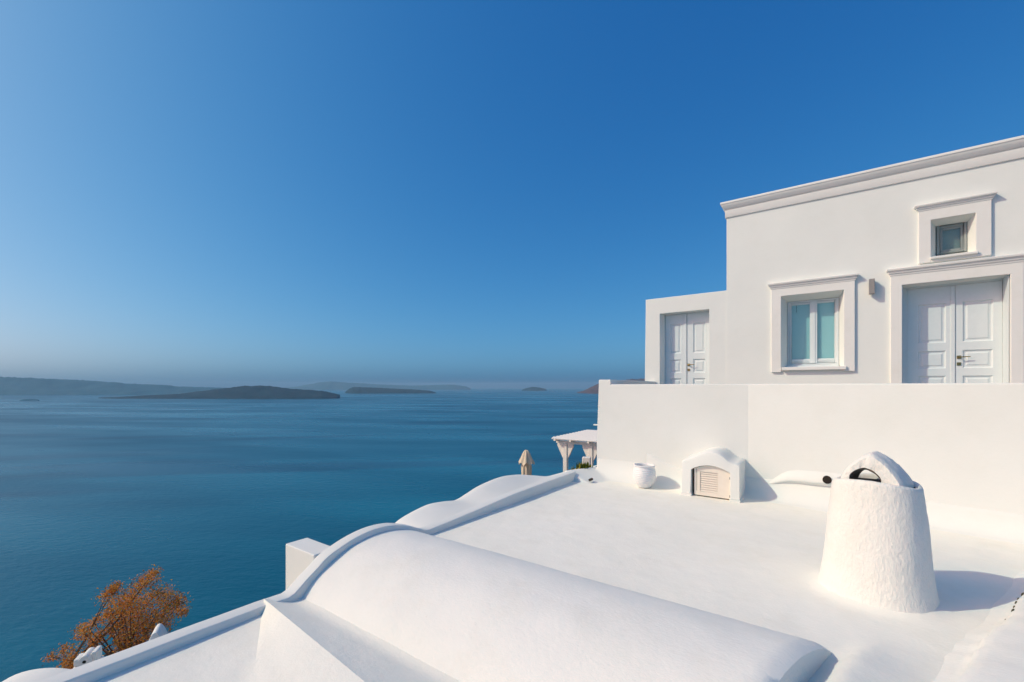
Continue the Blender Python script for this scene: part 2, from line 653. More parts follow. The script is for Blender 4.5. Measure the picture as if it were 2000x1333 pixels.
# lower roof: flat bay by the rim, a low hip with a crisp ridge, a valley against the vault
bm = bmesh.new()
rows = []
for x in frange(-3.56, 0.1, 0.06):
    yr = 1.658 - 0.12 * (x + 3.564)
    zr_ = -1.650 + 0.045 * (x + 3.56) / 1.4
    yb = min(yr - 0.012, 1.722 - 0.528 * (x + 3.70))
    zf = -1.725
    col = []
    for y in [-3.0, -2.0, -1.0] + [-1.0 + (yb - 0.10 + 1.0) * k / 8 for k in range(1, 9)]:
        col.append((x, y, zf + 0.004 * nz(x, y, 1, 1.5)))
    for k in range(0, 11):            # concave foot, then the facet
        t = k / 10
        y = yb + (yr - yb) * t
        z = zf + (zr_ - zf) * t
        z += 0.010 * math.exp(-(t / 0.25) ** 2) * min(1.0, (yr - yb) * 4)
        col.append((x, y, z))
    for k in range(1, 19):
        t = k / 18
        y = yr + (2.05 - yr) * t
        z = zr_ + (-1.757 - zr_) * min(1.0, (y - yr) / (1.93 - yr)) ** 0.95
        col.append((x, y, z + 0.15 * (max(0, y - 1.80) / 0.25) ** 2))
    rows.append(col)
grid_faces(bm, rows)
obj("lower_roof", bm, M_roof, house, smooth=12, doubles=False)

# rim along the outer edge: low, then arched over the vault, then rising along the flat roof
RIM = [(-3.0, -1.655), (0.6, -1.656), (1.6, -1.668), (1.76, -1.676), (1.84, -1.672), (1.96, -1.585), (2.05, -1.525), (2.12, -1.470), (2.24, -1.420), (2.42, -1.372), (2.62, -1.349), (2.82, -1.362), (2.97, -1.40), (3.09, -1.443), (3.20, -1.495), (3.29, -1.535), (3.40, -1.538), (4.0, -1.513), (5.02, -1.468), (6.0, -1.455), (6.7, -1.449)]
bm = bmesh.new()
rows = []
for y in frange(-3.0, 6.72, 0.05):
    z = spline(RIM, y) + 0.003 * nz(y, 3, 0, 2.5)
    w = 0.004 * nz(y, 8, 0, 1.7)
    rows.append([(-3.61, y, -1.95), (-3.61 + w, y, z - 0.018), (-3.607 + w, y, z - 0.006), (-3.597 + w, y, z), (-3.494 + w, y, z),
                 (-3.483 + w, y, z - 0.003), (-3.478 + w, y, z - 0.012), (-3.475, y, z - 0.05), (-3.470, y, -1.95)])
grid_faces(bm, rows)
bm.faces.ensure_lookup_table()
obj("roof_rim", bm, M_wall, house, smooth=24, doubles=False)
obj("outer_wall", B(-3.61, -3.57, -3.0, 6.72, -6.2, -1.95), M_wall, house)

# low wall that turns the corner and melts into the foot of the terrace wall
bm = bmesh.new()
rows = []
for x in frange(-3.68, -2.40, 0.016):
    row = []
    for y in frange(6.42, 7.312, 0.0157):
        # sloping plaster fill: highest along the outer edge, stepped up from the roof at its near side
        sd_ = ((x + 3.62) * 0.62 - (y - 6.70) * 0.26) / 0.672
        top = -1.448 - 0.37 * max(0.0, sd_) if sd_ > -0.05 else -1.448 + 4.0 * (sd_ + 0.05)
        stp = -1.62 + 3.2 * (y - 6.64)
        h = max(0.0, min(1.0, 0.5 + 0.5 * (top - stp) / 0.035))
        best = top + (stp - top) * h - 0.035 * h * (1 - h)
        c = max(0.0, min(0.41, y - 6.9))
        cv = ZR - 0.02 + 0.44 * (1 - math.sqrt(1 - (c / 0.413) ** 2)) if x > -3.33 else -9
        fl = ZR - 0.012
        k = 0.035
        m = fl
        for o_ in (best, cv):
            h = max(0.0, min(1.0, 0.5 + 0.5 * (o_ - m) / k))
            m = m + (o_ - m) * h + k * h * (1 - h)
        row.append((x, y, m - 0.002))
    rows.append(row)
grid_faces(bm, rows)
obj("low_wall", bm, M_wall, house, smooth=180, doubles=False)


def short_pipe(name, cx, y, cz, r, parent, length=0.09, mat=M_hole, ring=None):
    """pipe end facing -y; a near-flush dark disc paints the shade of its hollow"""
    bm = bmesh.new()
    n = 20
    rows = []
    for (rr, yy) in ((r * 1.08, y + length), (r * 1.08, y), (r * 1.04, y - 0.002), (r, y), (r * 0.97, y + 0.003), (0.001, y + 0.003)):
        rows.append([(cx + rr * math.cos(2 * math.pi * k / n), yy, cz + rr * math.sin(2 * math.pi * k / n)) for k in range(n)])
    grid_faces(bm, rows, closed=True)
    return obj(name, bm, mat, parent, smooth=40)


short_pipe("drain_pipe", -3.195, 6.66, -1.548, 0.020, house)  # shade inside the drain is painted as a flat dark disc

# ------------------------------------------------------------------ wall stub and rolling roof beyond the rim
stub = thing("wall_stub", "square white wall stub rising outside the rim beside the arched vault end", "wall", (-3.85, 2.2, -4.0))
obj("stub_body", B(-4.1, -3.615, 2.10, 2.315, -6.0, -1.463), M_wall, stub, bevel=0.012)

neigh = thing("neighbouring_house", "white house beyond the rim with a softly waved roof and rounded end", "house", (-4.0, 5.2, -5.5))
WAVE = [(3.45, -1.66), (3.52, -1.62), (3.60, -1.592), (3.70, -1.568), (3.86, -1.540), (4.05, -1.520), (4.30, -1.540), (4.50, -1.572), (4.62, -1.566), (4.80, -1.527), (5.03, -1.474), (5.30, -1.440), (5.61, -1.424), (5.85, -1.438), (6.08, -1.468), (6.40, -1.535), (6.79, -1.63), (7.1, -1.66), (8.0, -1.68)]
bm = bmesh.new()
rows = []
for x in (-3.615, -3.72, -3.85, -4.0, -4.12, -4.2, -4.24, -4.255, -4.26, -4.26):
    t = (-3.615 - x) / 0.64
    row = []
    for y in frange(3.45, 8.0, 0.05):
        zi = -1.60 + 0.045 * max(0, (y - 3.6)) / 3
        z = zi + (spline(WAVE, y) - zi) * min(1, t * 1.05)
        if x < -4.13:
            z -= 0.03 * ((-4.13 - x) / 0.13) ** 2
        row.append((x, y, z))
    rows.append(row)
rows.append([(-4.26, y, -6.5) for y in frange(3.45, 8.0, 0.05)])
V = grid_faces(bm, rows)
end = [r[0] for r in V]
foot = [bm.verts.new((v.co.x, v.co.y, -2.4)) for v in end[:-1]]
for a in range(len(foot) - 1):
    if (end[a].co - end[a + 1].co).length > 1e-4:
        bm.faces.new((end[a], end[a + 1], foot[a + 1], foot[a]))
obj("waved_roof", bm, M_wall, neigh, smooth=55, doubles=False)
obj("house_body", B(-4.24, -3.63, 3.47, 8.0, -6.2, -1.9), M_wall, neigh)

# ------------------------------------------------------------------ terrace wall
tw = thing("terrace_wall", "plain white terrace wall across the back of the flat roof, top at eye level", "wall", (-0.5, 7.4, -1.6))


def wall_y(x):
    return 7.3 if x < -0.95 else 7.3 - 0.176 * (x + 0.95)


bm = bmesh.new()
rows = []
WX = [-3.32, -3.2, -3.107, -3.104, -2.6, -2.1, -1.6, -1.2, -0.95, -0.7, -0.3, 0.2, 0.8, 1.4, 2.0, 2.6, 3.4, 4.2]
for x in WX:
    y = wall_y(x)
    zt = 0.036 + 0.003 * nz(x, 0, 4, 1.5) if x > -3.105 else 0.118
    row = [(x, y, -2.2), (x, y, -1.0), (x, y, zt - 0.016), (x, y + 0.005, zt - 0.005), (x, y + 0.016, zt), (x, y + 0.30, zt),
           (x, y + 0.32, zt - 0.02), (x, y + 0.325, -0.8), (x, y + 0.325, -2.2)]
    if x == WX[0]:      # the corner leans out towards its foot
        row = [(px_ - 0.036 * min(1.2, max(0.0, 0.12 - pz)), py_, pz) for px_, py_, pz in row]
    rows.append(row)
Vw = grid_faces(bm, rows)
bm.faces.new(Vw[0])
obj("front_wall", bm, M_wall, tw, smooth=8, doubles=False)
# side wall running back to the annex; its foot spreads a little
bm = bmesh.new()
vs = box(bm, -3.318, -3.108, 7.60, 10.6, -2.4, 0.116)
for v in bm.verts:
    if v.co.x < -3.2 and v.co.z < -1:
        v.co.x -= 0.07
    if v.co.y > 10:
        v.co.x -= 0.22
obj("side_wall", bm, M_wall, tw, bevel=0.015)
# coved foot
bm = bmesh.new()
rows = []
for x in frange(-2.46, 4.2, 0.08):
    y = wall_y(x)
    rad = 0.22 + 0.03 * nz(x, 4, 0, 1.2) + 0.17 * max(0.0, min(1.0, (-1.75 - x) / 0.65)) ** 1.5
    if -0.75 < x < 0.2:
        rad += 0.05 * math.sin((x + 0.75) / 0.95 * math.pi)
    row = [(x, y + 0.02, ZR + rad * 1.25)]
    for k in range(9):
        a = math.pi / 2 * k / 8
        row.append((x, y - 0.004 - rad * (1 - math.cos(a)), ZR + 0.004 + rad * 1.2 * (1 - math.sin(a))))
    row.append((x, y - rad - 0.05, ZR - 0.02))
    rows.append(row)
grid_faces(bm, rows)
obj("plaster_cove", bm, M_wall, tw, smooth=180, doubles=False)
# plastered-over pipe with its open end
bm = bmesh.new()
HP = [(-0.76, -1.41, 0.008), (-0.70, -1.40, 0.020), (-0.62, -1.365, 0.036), (-0.54, -1.325, 0.052), (-0.45, -1.293, 0.064), (-0.34, -1.276, 0.070), (-0.18, -1.272, 0.072), (-0.02, -1.262, 0.072), (0.12, -1.262, 0.07), (0.24, -1.27, 0.06), (0.34, -1.285, 0.035), (0.40, -1.29, 0.01)]
rows = []
for (x, z, r) in HP:
    yw = wall_y(x) + 0.01
    row = []
    for k in range(23):
        t = -1 + 2 * k / 22          # foot to top: an overhang below, a long soft slope above
        if t < 0:
            row.append((x, yw - r * math.cos(math.pi * t / 2) ** 0.7, z + 0.80 * r * t))
        else:
            row.append((x, yw - r * math.cos(math.pi * t / 2) ** 2.4, z + 2.6 * r * t))
    rows.append(row)
grid_faces(bm, rows)
obj("plastered_pipe", bm, M_wall, tw, smooth=180, doubles=False)
short_pipe("pipe_mouth", -0.005, wall_y(0) - 0.074, -1.222, 0.046, tw, 0.10, mat=M_soot_and_shade)  # near-black disc stands in for the shade inside the pipe
bm = bmesh.new()
box(bm, -3.47, -3.33, 7.38, 7.44, -0.712, -0.690)
obj("drip_ledge", bm, M_wall, tw, bevel=0.004)

terrace = bmesh.new()
box(terrace, -3.2, 6.5, 7.5, 10.49, -2.2, -0.55)
obj("terrace_floor", terrace, M_paving, kind="structure")

# ------------------------------------------------------------------ townhouse and annex
D = 10.5
town = thing("townhouse", "tall white house with a cornice, pale double door, teal window and small upper window", "house", (1.3, 13.0, -0.55))
H_WIN = (-0.767, 0.25, 0.378, 1.83)
H_DOOR = (1.085, 2.40, -0.55, 1.81)
H_SMALL = (1.462, 2.005, 2.235, 2.89)
X0, X1 = -1.785, 6.0
bm = bmesh.new()
xs_ = sorted({X0, X1, H_WIN[0], H_WIN[1], H_DOOR[0], H_DOOR[1], H_SMALL[0], H_SMALL[1]})
zs_ = sorted({-0.9, 3.70, *H_WIN[2:], *H_DOOR[2:], *H_SMALL[2:]})
for a, b in zip(xs_, xs_[1:]):
    for c, d in zip(zs_, zs_[1:]):
        mx_, mz_ = (a + b) / 2, (c + d) / 2
        if not any(h[0] < mx_ < h[1] and h[2] < mz_ < h[3] for h in (H_WIN, H_DOOR, H_SMALL)):
            bm.faces.new([bm.verts.new(p) for p in ((a, D, c), (b, D, c), (b, D, d), (a, D, d))])


def reveals(bm, h, y, depth, sp, bottom=True):
    sl, sr, sb, st = sp
    f = [(h[0], y, h[2]), (h[1], y, h[2]), (h[1], y, h[3]), (h[0], y, h[3])]
    b = [(h[0] + sl, y + depth, h[2] + sb), (h[1] - sr, y + depth, h[2] + sb), (h[1] - sr, y + depth, h[3] - st), (h[0] + sl, y + depth, h[3] - st)]
    for k in range(4):
        if k == 0 and not bottom:
            continue
        j = (k + 1) % 4
        bm.faces.new([bm.verts.new(p) for p in (f[k], f[j], b[j], b[k])])


reveals(bm, H_WIN, D, 0.30, (0.095, 0.072, 0, 0.09))
reveals(bm, H_DOOR, D, 0.36, (0.0, 0.0, 0, 0.0))
reveals(bm, H_SMALL, D, 0.24, (0.107, 0.062, 0.087, 0.072))
for q in (((X0, D, -0.9), (X0, D, 3.70), (X0, 17.0, 3.70), (X0, 17.0, -0.9)), ((X1, D, -0.9), (X1, D, 3.70), (X1, 17.0, 3.70), (X1, 17.0, -0.9)),
          ((X0, 17.0, -0.9), (X1, 17.0, -0.9), (X1, 17.0, 3.7), (X0, 17.0, 3.7)), ((X0, D, 3.7), (X1, D, 3.7), (X1, 17.0, 3.7), (X0, 17.0, 3.7))):
    bm.faces.new([bm.verts.new(p) for p in q])
obj("house_wall", bm, M_facade, town)

bm = bmesh.new()
moulding(bm, X0, X1, D, 17.0, [(-0.01, 3.655), (0.022, 3.657), (0.026, 3.662), (0.026, 3.823), (0.036, 3.826), (0.042, 3.838), (0.050, 3.845), (0.058, 3.860), (0.078, 3.885), (0.092, 3.912), (0.098, 3.936), (0.108, 3.940), (0.110, 3.975), (0.104, 3.982), (-0.25, 3.985), (-0.26, 3.95)])
obj("roof_cornice", bm, M_trim, town, smooth=50)


def surround(name, parent, x0, x1, z0, z1, h, proud=0.045, legs=True):
    """flat plaster band round an opening: two legs and a head"""
    bm = bmesh.new()
    y, yb = D - proud, D + 0.02
    if legs:
        pts = [(x0, z0), (x0, z1), (x1, z1), (x1, z0), (h[1], z0), (h[1], h[3]), (h[0], h[3]), (h[0], z0)]
        faces = [((x0, z0), (h[0], z0), (h[0], h[3]), (x0, h[3])), ((h[1], z0), (x1, z0), (x1, h[3]), (h[1], h[3])),
                 ((x0, h[3]), (h[0], h[3]), (h[0], z1), (x0, z1)), ((h[0], h[3]), (h[1], h[3]), (h[1], z1), (h[0], z1)), ((h[1], h[3]), (x1, h[3]), (x1, z1), (h[1], z1))]
        for q in faces:
            bm.faces.new([bm.verts.new((p[0], y, p[1])) for p in q])
        ring = [(x0, z0), (x0, h[3]), (x0, z1), (h[0], z1), (h[1], z1), (x1, z1), (x1, h[3]), (x1, z0), (h[1], z0), (h[1], h[3]), (h[0], h[3]), (h[0], z0)]
        for p, q in zip(ring, ring[1:] + ring[:1]):
            bm.faces.new([bm.verts.new(c) for c in ((p[0], y, p[1]), (q[0], y, q[1]), (q[0], yb, q[1]), (p[0], yb, p[1]))])
    return obj(name, bm, M_trim, parent, bevel=0.009)


def head_cornice(parent, x0, x1, z0, z1, proud=0.045):
    """stepped cornice over a surround"""
    bm = bmesh.new()
    h = z1 - z0
    moulding(bm, x0, x1, D - proud, D + 0.10, [(-0.02, z0 - 0.004), (0.004, z0 - 0.002), (0.010, z0 + 0.012), (0.011, z0 + 0.26 * h), (0.024, z0 + 0.30 * h), (0.030, z0 + 0.45 * h), (0.033, z0 + 0.56 * h), (0.050, z0 + 0.62 * h), (0.056, z0 + 0.72 * h), (0.058, z0 + 0.9 * h), (0.05, z0 + 0.97 * h), (-0.05, z0 + 1.06 * h)])
    return obj("head_cornice", bm, M_trim, parent, smooth=45)


surround("window_surround", town, -0.94, 0.418, 0.285, 1.985, H_WIN)
head_cornice(town, -0.94, 0.418, 1.985, 2.112)
surround("window_surround", town, 1.30, 2.19, 2.156, 3.068, H_SMALL)
head_cornice(town, 1.30, 2.19, 3.068, 3.176)
surround("door_surround", town, 0.925, 2.548, -0.55, 1.988, H_DOOR)
head_cornice(town, 0.925, 2.548, 1.988, 2.12)
bm = bmesh.new()
box(bm, 1.30 + 0.16, 2.19 - 0.18, D - 0.04, D + 0.02, 2.156, 2.236)
obj("sill_apron", bm, M_trim, town)


def rect_frame(bm, x0, x1, z0, z1, w, y0, y1, wb=None, wt=None):
    wb = w if wb is None else wb
    wt = w if wt is None else wt
    box(bm, x0, x0 + w, y0, y1, z0, z1)
    box(bm, x1 - w, x1, y0, y1, z0, z1)
    box(bm, x0 + w, x1 - w, y0, y1, z1 - wt, z1)
    box(bm, x0 + w, x1 - w, y0, y1, z0, z0 + wb)


# casement window
yw = D + 0.27
bm = bmesh.new()
rect_frame(bm, -0.674, 0.180, 0.398, 1.742, 0.026, yw - 0.01, yw + 0.06, wb=0.06)
win = obj("window", bm, M_joinery, town, bevel=0.004, seg=2)
obj("frame_gap", B(-0.676, 0.182, yw + 0.02, yw + 0.05, 1.740, 1.752), M_gap, win)
for (a, b) in ((-0.648, -0.234), (-0.228, 0.154)):
    bm = bmesh.new()
    rect_frame(bm, a, b, 0.462, 1.714, 0.036, yw + 0.003, yw + 0.05, wb=0.085, wt=0.036)
    # glazing bead, a step further in
    rect_frame(bm, a + 0.034, b - 0.034, 0.545, 1.680, 0.012, yw + 0.014, yw + 0.04)
    obj("sash", bm, M_joinery, win, bevel=0.004, seg=2)
    obj("pane", B(a + 0.040, b - 0.040, yw + 0.022, yw + 0.028, 0.55, 1.674), M_glass, win)
bm = bmesh.new()
box(bm, -0.293, -0.169, yw - 0.012, yw + 0.0045, 0.466, 1.712)
box(bm, -0.262, -0.200, yw - 0.022, yw - 0.0115, 0.466, 1.712)
obj("astragal", bm, M_joinery, win, bevel=0.004, seg=2)
obj("blind", B(-0.625, 0.13, yw + 0.052, yw + 0.056, 0.50, 1.70), M_blind, win)
bm = bmesh.new()
tube(bm, [(-0.52, yw + 0.035, 1.66, 0.004), (-0.52, yw + 0.035, 1.52, 0.004)], 6)
obj("blind_cord", bm, M_gap, win)
bm = bmesh.new()
box(bm, -0.755, 0.29, D - 0.085, D + 0.29, 0.322, 0.384)
obj("sill", bm, M_trim, win, bevel=0.006)
bm = bmesh.new()
box(bm, -0.70, 0.18, D + 0.20, D + 0.262, 0.386, 0.425)
obj("sill_board", bm, M_joinery, win, bevel=0.005)

# small upper window, dark grey frame in a pale reveal
ys2 = D + 0.20
bm = bmesh.new()
rect_frame(bm, 1.567, 1.946, 2.320, 2.820, 0.042, ys2 - 0.01, ys2 + 0.04)
rect_frame(bm, 1.610, 1.903, 2.363, 2.777, 0.034, ys2 + 0.006, ys2 + 0.04)
w2 = obj("window", bm, M_grey, town, bevel=0.005, seg=2)
obj("pane", B(1.640, 1.873, ys2 + 0.02, ys2 + 0.026, 2.393, 2.747), M_glass2, w2)
obj("blind", B(1.62, 1.893, ys2 + 0.05, ys2 + 0.055, 2.37, 2.77), M_blind2, w2)
bm = bmesh.new()
box(bm, 1.450, 2.03, D - 0.09, D + 0.06, 2.205, 2.242)
obj("sill", bm, M_trim, w2, bevel=0.006)


def door_leaf(door, x0, x1, z0, z1, y, panels, mirror=False):
    """framed leaf: stiles and rails with panels let in"""
    bm = bmesh.new()
    xs = sorted({x0, x1, *[p[0] for p in panels], *[p[1] for p in panels]})
    zs = sorted({z0, z1, *[p[2] for p in panels], *[p[3] for p in panels]})
    for a, b in zip(xs, xs[1:]):
        for c, d in zip(zs, zs[1:]):
            if not any(p[0] < (a + b) / 2 < p[1] and p[2] < (c + d) / 2 < p[3] for p in panels):
                bm.faces.new([bm.verts.new(q) for q in ((a, y, c), (b, y, c), (b, y, d), (a, y, d))])
    for p in panels:
        f = [(p[0], p[2]), (p[1], p[2]), (p[1], p[3]), (p[0], p[3])]
        i_ = 0.018
        g = [(p[0] + i_, p[2] + i_), (p[1] - i_, p[2] + i_), (p[1] - i_, p[3] - i_), (p[0] + i_, p[3] - i_)]
        for k in range(4):
            j = (k + 1) % 4
            bm.faces.new([bm.verts.new(q) for q in ((f[k][0], y, f[k][1]), (f[j][0], y, f[j][1]), (g[j][0], y + 0.022, g[j][1]), (g[k][0], y + 0.022, g[k][1]))])
    frame_sides(bm, x0, x1, z0, z1, y, y + 0.045)
    leaf = obj("door_leaf", bm, M_joinery, door, bevel=0.003, seg=2)
    for p in panels:
        bm = bmesh.new()
        rows = []
        for (ins, dy) in ((0.016, 0.0215), (0.040, 0.0215), (0.062, 0.010), (0.30, 0.010)):
            i2 = min(ins, (p[1] - p[0]) / 2 - 0.002)
            rows.append([(p[0] + i2, y + dy, p[2] + i2), (p[1] - i2, y + dy, p[2] + i2), (p[1] - i2, y + dy, p[3] - i2), (p[0] + i2, y + dy, p[3] - i2)])
            if ins > 0.05:
                break
        Vp = grid_faces(bm, rows, closed=True)
        bm.faces.new(Vp[-1])
        obj("door_panel", bm, M_joinery, door)
    return leaf


def lever(door, x, z, y, dirx=1):
    """two brass roses, a lever on the upper one"""
    bm = bmesh.new()
    box(bm, x - 0.026, x + 0.026, y - 0.008, y, z - 0.028, z + 0.028)
    tube(bm, [(x + 0.004, y - 0.006, z, 0.011), (x + 0.004, y - 0.05, z, 0.011)], 10)
    tube(bm, [(x - 0.006, y - 0.046, z, 0.009), (x + 0.03 * dirx, y - 0.052, z + 0.001, 0.010), (x + 0.10 * dirx, y - 0.05, z + 0.004, 0.008), (x + 0.135 * dirx, y - 0.046, z + 0.003, 0.007)], 10)
    obj("door_handle", bm, M_brass, door, smooth=40)
    bm = bmesh.new()
    box(bm, x - 0.026, x + 0.026, y - 0.008, y, z - 0.145, z - 0.09)
    tube(bm, [(x, y - 0.006, z - 0.115, 0.012), (x, y - 0.016, z - 0.115, 0.010)], 10)
    obj("lock_plate", bm, M_brass, door, smooth=40)


def double_door(parent, x0, x1, z1, y, mid, pan, pmid=None):
    bm = bmesh.new()
    box(bm, x0 - 0.05, x0 + 0.012, y - 0.012, y + 0.06, -0.55, z1 + 0.03)
    box(bm, x1 - 0.012, x1 + 0.05, y - 0.012, y + 0.06, -0.55, z1 + 0.03)
    box(bm, x0 + 0.012, x1 - 0.012, y - 0.012, y + 0.06, z1 - 0.010, z1 + 0.03)
    d = obj("door", bm, M_joinery, parent, bevel=0.004, seg=2)
    obj("door_gap", B(x0, x1, y + 0.048, y + 0.055, -0.54, z1), M_gap, d)
    door_leaf(d, x0 + 0.015, mid - 0.004, -0.54, z1 - 0.014, y + 0.002, pan[0])
    door_leaf(d, mid + 0.004, x1 - 0.015, -0.54, z1 - 0.014, y + 0.002, pan[1])
    bm = bmesh.new()
    box(bm, mid - 0.055, mid - 0.002, y - 0.014, y + 0.003, -0.53, z1 - 0.016)
    obj("meeting_stile", bm, M_joinery, d, bevel=0.005)
    return d


def panel_set(x0, x1):
    return [(x0, x1, 0.775, 1.475), (x0, x1, 0.318, 0.632), (x0, x1, -0.42, 0.186)]


yd = D + 0.285
dr = double_door(town, 1.172, 2.396, 1.785, yd, 1.815, (panel_set(1.335, 1.700), panel_set(1.910, 2.275)))
obj("door_lining", B(2.386, 2.399, D + 0.012, yd - 0.012, -0.54, 1.806), M_joinery, dr)
obj("door_lining", B(1.087, 1.10, D + 0.012, yd - 0.012, -0.54, 1.806), M_joinery, dr)
lever(dr, 1.862, 0.508, yd)

ann = thing("annex", "low white annex left of the tall house, with a pale panelled double door", "house", (-2.7, 12.0, -0.55))
H_AD = (-3.229, -2.137, -0.55, 1.72)
bm = bmesh.new()
ax0, ax1, az = -3.565, -1.62, 2.088
for q in (((ax0, D + 0.004), (H_AD[0], D + 0.004), -0.9, 1.72), ((H_AD[1], D + 0.004), (ax1, D + 0.004), -0.9, 1.72)):
    pass
ya = D + 0.006
for (a, b, c, d) in ((ax0, H_AD[0], -0.9, 1.72), (H_AD[1], ax1, -0.9, 1.72), (ax0, H_AD[0], 1.72, az), (H_AD[0], H_AD[1], 1.72, az), (H_AD[1], ax1, 1.72, az)):
    bm.faces.new([bm.verts.new(p) for p in ((a, ya, c), (b, ya, c), (b, ya, d), (a, ya, d))])
reveals(bm, H_AD, ya, 0.26, (0.06, 0.01, 0, 0.0), bottom=False)
for q in (((ax0, ya, -0.9), (ax0, ya, 1.72), (ax0, 15.0, 1.72), (ax0, 15.0, -0.9)), ((ax0, ya, 1.72), (ax0, ya, az), (ax0, 15.0, az), (ax0, 15.0, 1.72)),
          ((ax0, ya, az), (H_AD[0], ya, az), (H_AD[0], 15.0, az), (ax0, 15.0, az)), ((H_AD[0], ya, az), (H_AD[1], ya, az), (H_AD[1], 15.0, az), (H_AD[0], 15.0, az)), ((H_AD[1], ya, az), (ax1, ya, az), (ax1, 15.0, az), (H_AD[1], 15.0, az))):
    bm.faces.new([bm.verts.new(p) for p in q])
for v in bm.verts:           # the corner leans out slightly towards its foot
    if abs(v.co.x - ax0) < 1e-4 and v.co.z < 0:
        v.co.x -= 0.035
obj("annex_wall", bm, M_facade, ann, bevel=0.012)
yd2 = ya + 0.235
dr2 = double_door(ann, -3.175, -2.142, 1.712, yd2, -2.672, (panel_set(-3.055, -2.80), panel_set(-2.532, -2.27)))
lever(dr2, -2.63, 0.50, yd2)

lamp = thing("wall_lamp", "small taupe box lamp on the white wall between window and double door", "lamp", (0.665, D, 1.83))
obj("back_plate", B(0.625, 0.705, D - 0.012, D + 0.002, 1.72, 1.95), M_lamp, lamp)
obj("lamp_shade", B(0.618, 0.70, D - 0.135, D - 0.035, 1.694, 1.966), M_lamp, lamp, bevel=0.004, seg=2)
obj("bracket", B(0.645, 0.68, D - 0.036, D - 0.011, 1.80, 1.86), M_lamp, lamp)

# ------------------------------------------------------------------ chimney
CX, CY = 0.306, 4.452
ch = thing("chimney", "squat round whitewashed chimney with an arched hood and dark opening", "chimney", (CX, CY, ZR))
prof = []
for z, r in ((-1.64, 0.40), (-1.60, 0.378), (-1.57, 0.366), (-1.53, 0.359)):
    prof.append((r, z))
for k in range(1, 66):
    t = k / 65
    prof.append((0.359 - (0.359 - 0.281) * t ** 0.95 - 0.003 * math.sin(t * 7), -1.53 + t * 0.735))
prof += [(0.279, -0.778), (0.274, -0.765), (0.266, -0.756), (0.254, -0.752), (0.244, -0.754), (0.237, -0.761), (0.232, -0.775), (0.229, -0.82)]


HD = Vector((math.sin(R_(13.7)), math.cos(R_(13.7)), 0))
HC = Vector((HD.y, -HD.x, 0))


def front_lift(d, z):
    """the rim is built up under the front of the hood"""
    f = d.x * HD.x + d.y * HD.y
    return (0.050 * max(0.0, -f) ** 1.5 + 0.034 * max(0.0, f) ** 1.5) * max(0.0, min(1.0, (z + 1.0) / 0.2)) ** 2


def rough_skin(p, a, r, z):
    c = Vector((CX, CY, 0))
    d = Vector((p.x - CX, p.y - CY, 0))
    if d.length < 0.19:
        return p
    d.normalize()
    if r < 0.25:
        return p + Vector((0, 0, front_lift(d, p.z)))
    k = 0.006 * nz(p.x, p.y, p.z, 2.2) + 0.0012 * nz(p.x, p.y, p.z * 0.6, 14) + 0.0024 * nz(p.x, p.y, p.z * 0.6, 42)
    # slightly squared plan
    k += 0.008 * math.cos(4 * (a - 0.5))
    return p + d * k + Vector((0, 0, 0.004 * nz(p.x, p.y, 2, 14) + front_lift(d, p.z)))


bm = bmesh.new()
lathe(bm, CX, CY, prof, n=190, fn=rough_skin, cap=False)
obj("chimney_body", bm, M_stucco, ch, smooth=180, doubles=False)
bm = bmesh.new()
lathe(bm, CX, CY, [(0.231, -0.762), (0.226, -1.2), (0.01, -1.2)], n=40, cap=True)
obj("flue", bm, M_soot_and_shade, ch, smooth=60)
# hood: an arched band, axis turned a little off the house axis
bm = bmesh.new()
NA2 = 44
hood_rows = []
for iy in range(13):
    f_ = iy / 12
    sft = -0.200 + 0.295 * f_
    pin, pout = [], []
    foot = -0.722 - 0.04 * f_
    for k in range(NA2 + 1):
        a = math.pi * k / NA2
        ca, sa = math.cos(a), math.sin(a)
        soft = 0.030 * abs(2 * f_ - 1) ** 7
        tri = 1 - abs(ca) ** 1.35            # straight-sided arch with a rounded crown
        ow = (0.186 + 0.034 * f_) * ca
        oh = (-0.508 - foot) * (0.55 * tri + 0.45 * sa)
        iw = 0.090 * ca
        ih = (-0.640 - foot) * (0.35 * (1 - abs(ca) ** 1.3) + 0.65 * sa)
        for lst, w_, h_, sg in ((pout, ow, oh, 1), (pin, iw, ih, -1)):
            q = Vector((CX, CY, foot)) + HC * (w_ * (1 - soft * sg * 2.2) - 0.030 * (sg < 0)) + HD * sft + Vector((0, 0, h_ - soft * sg * 0.8))
            dd = 0.005 * nz(q.x, q.y, q.z, 11) + 0.003 * nz(q.x, q.y, q.z, 28)
            q = q + Vector((dd, dd * 0.5, dd))
            lst.append(q)
    # the feet run down into the rim
    pout[0].z -= 0.07
    pout[-1].z -= 0.07
    pin[0].z -= 0.07
    pin[-1].z -= 0.07
    hood_rows.append(pout + list(reversed(pin)))
grid_faces(bm, hood_rows, closed=True)
V0 = None
bm.verts.ensure_lookup_table()
npr = len(hood_rows[0])
half = NA2 + 1
for base_i in (0, (len(hood_rows) - 1) * npr):
    for k in range(NA2):
        o1, o2 = bm.verts[base_i + k], bm.verts[base_i + k + 1]
        i1, i2 = bm.verts[base_i + npr - 1 - k], bm.verts[base_i + npr - 2 - k]
        bm.faces.new((o1, o2, i2, i1))
ho = obj("chimney_hood", bm, M_stucco, ch, smooth=55, doubles=False)
ho.data.materials.append(M_sooty)
for p in ho.data.polygons:          # the smoke has browned the inside of the arch
    vi = [v % npr for v in p.vertices]
    if all(v >= half for v in vi) and p.index < (len(hood_rows) - 1) * npr:
        p.material_index = 1

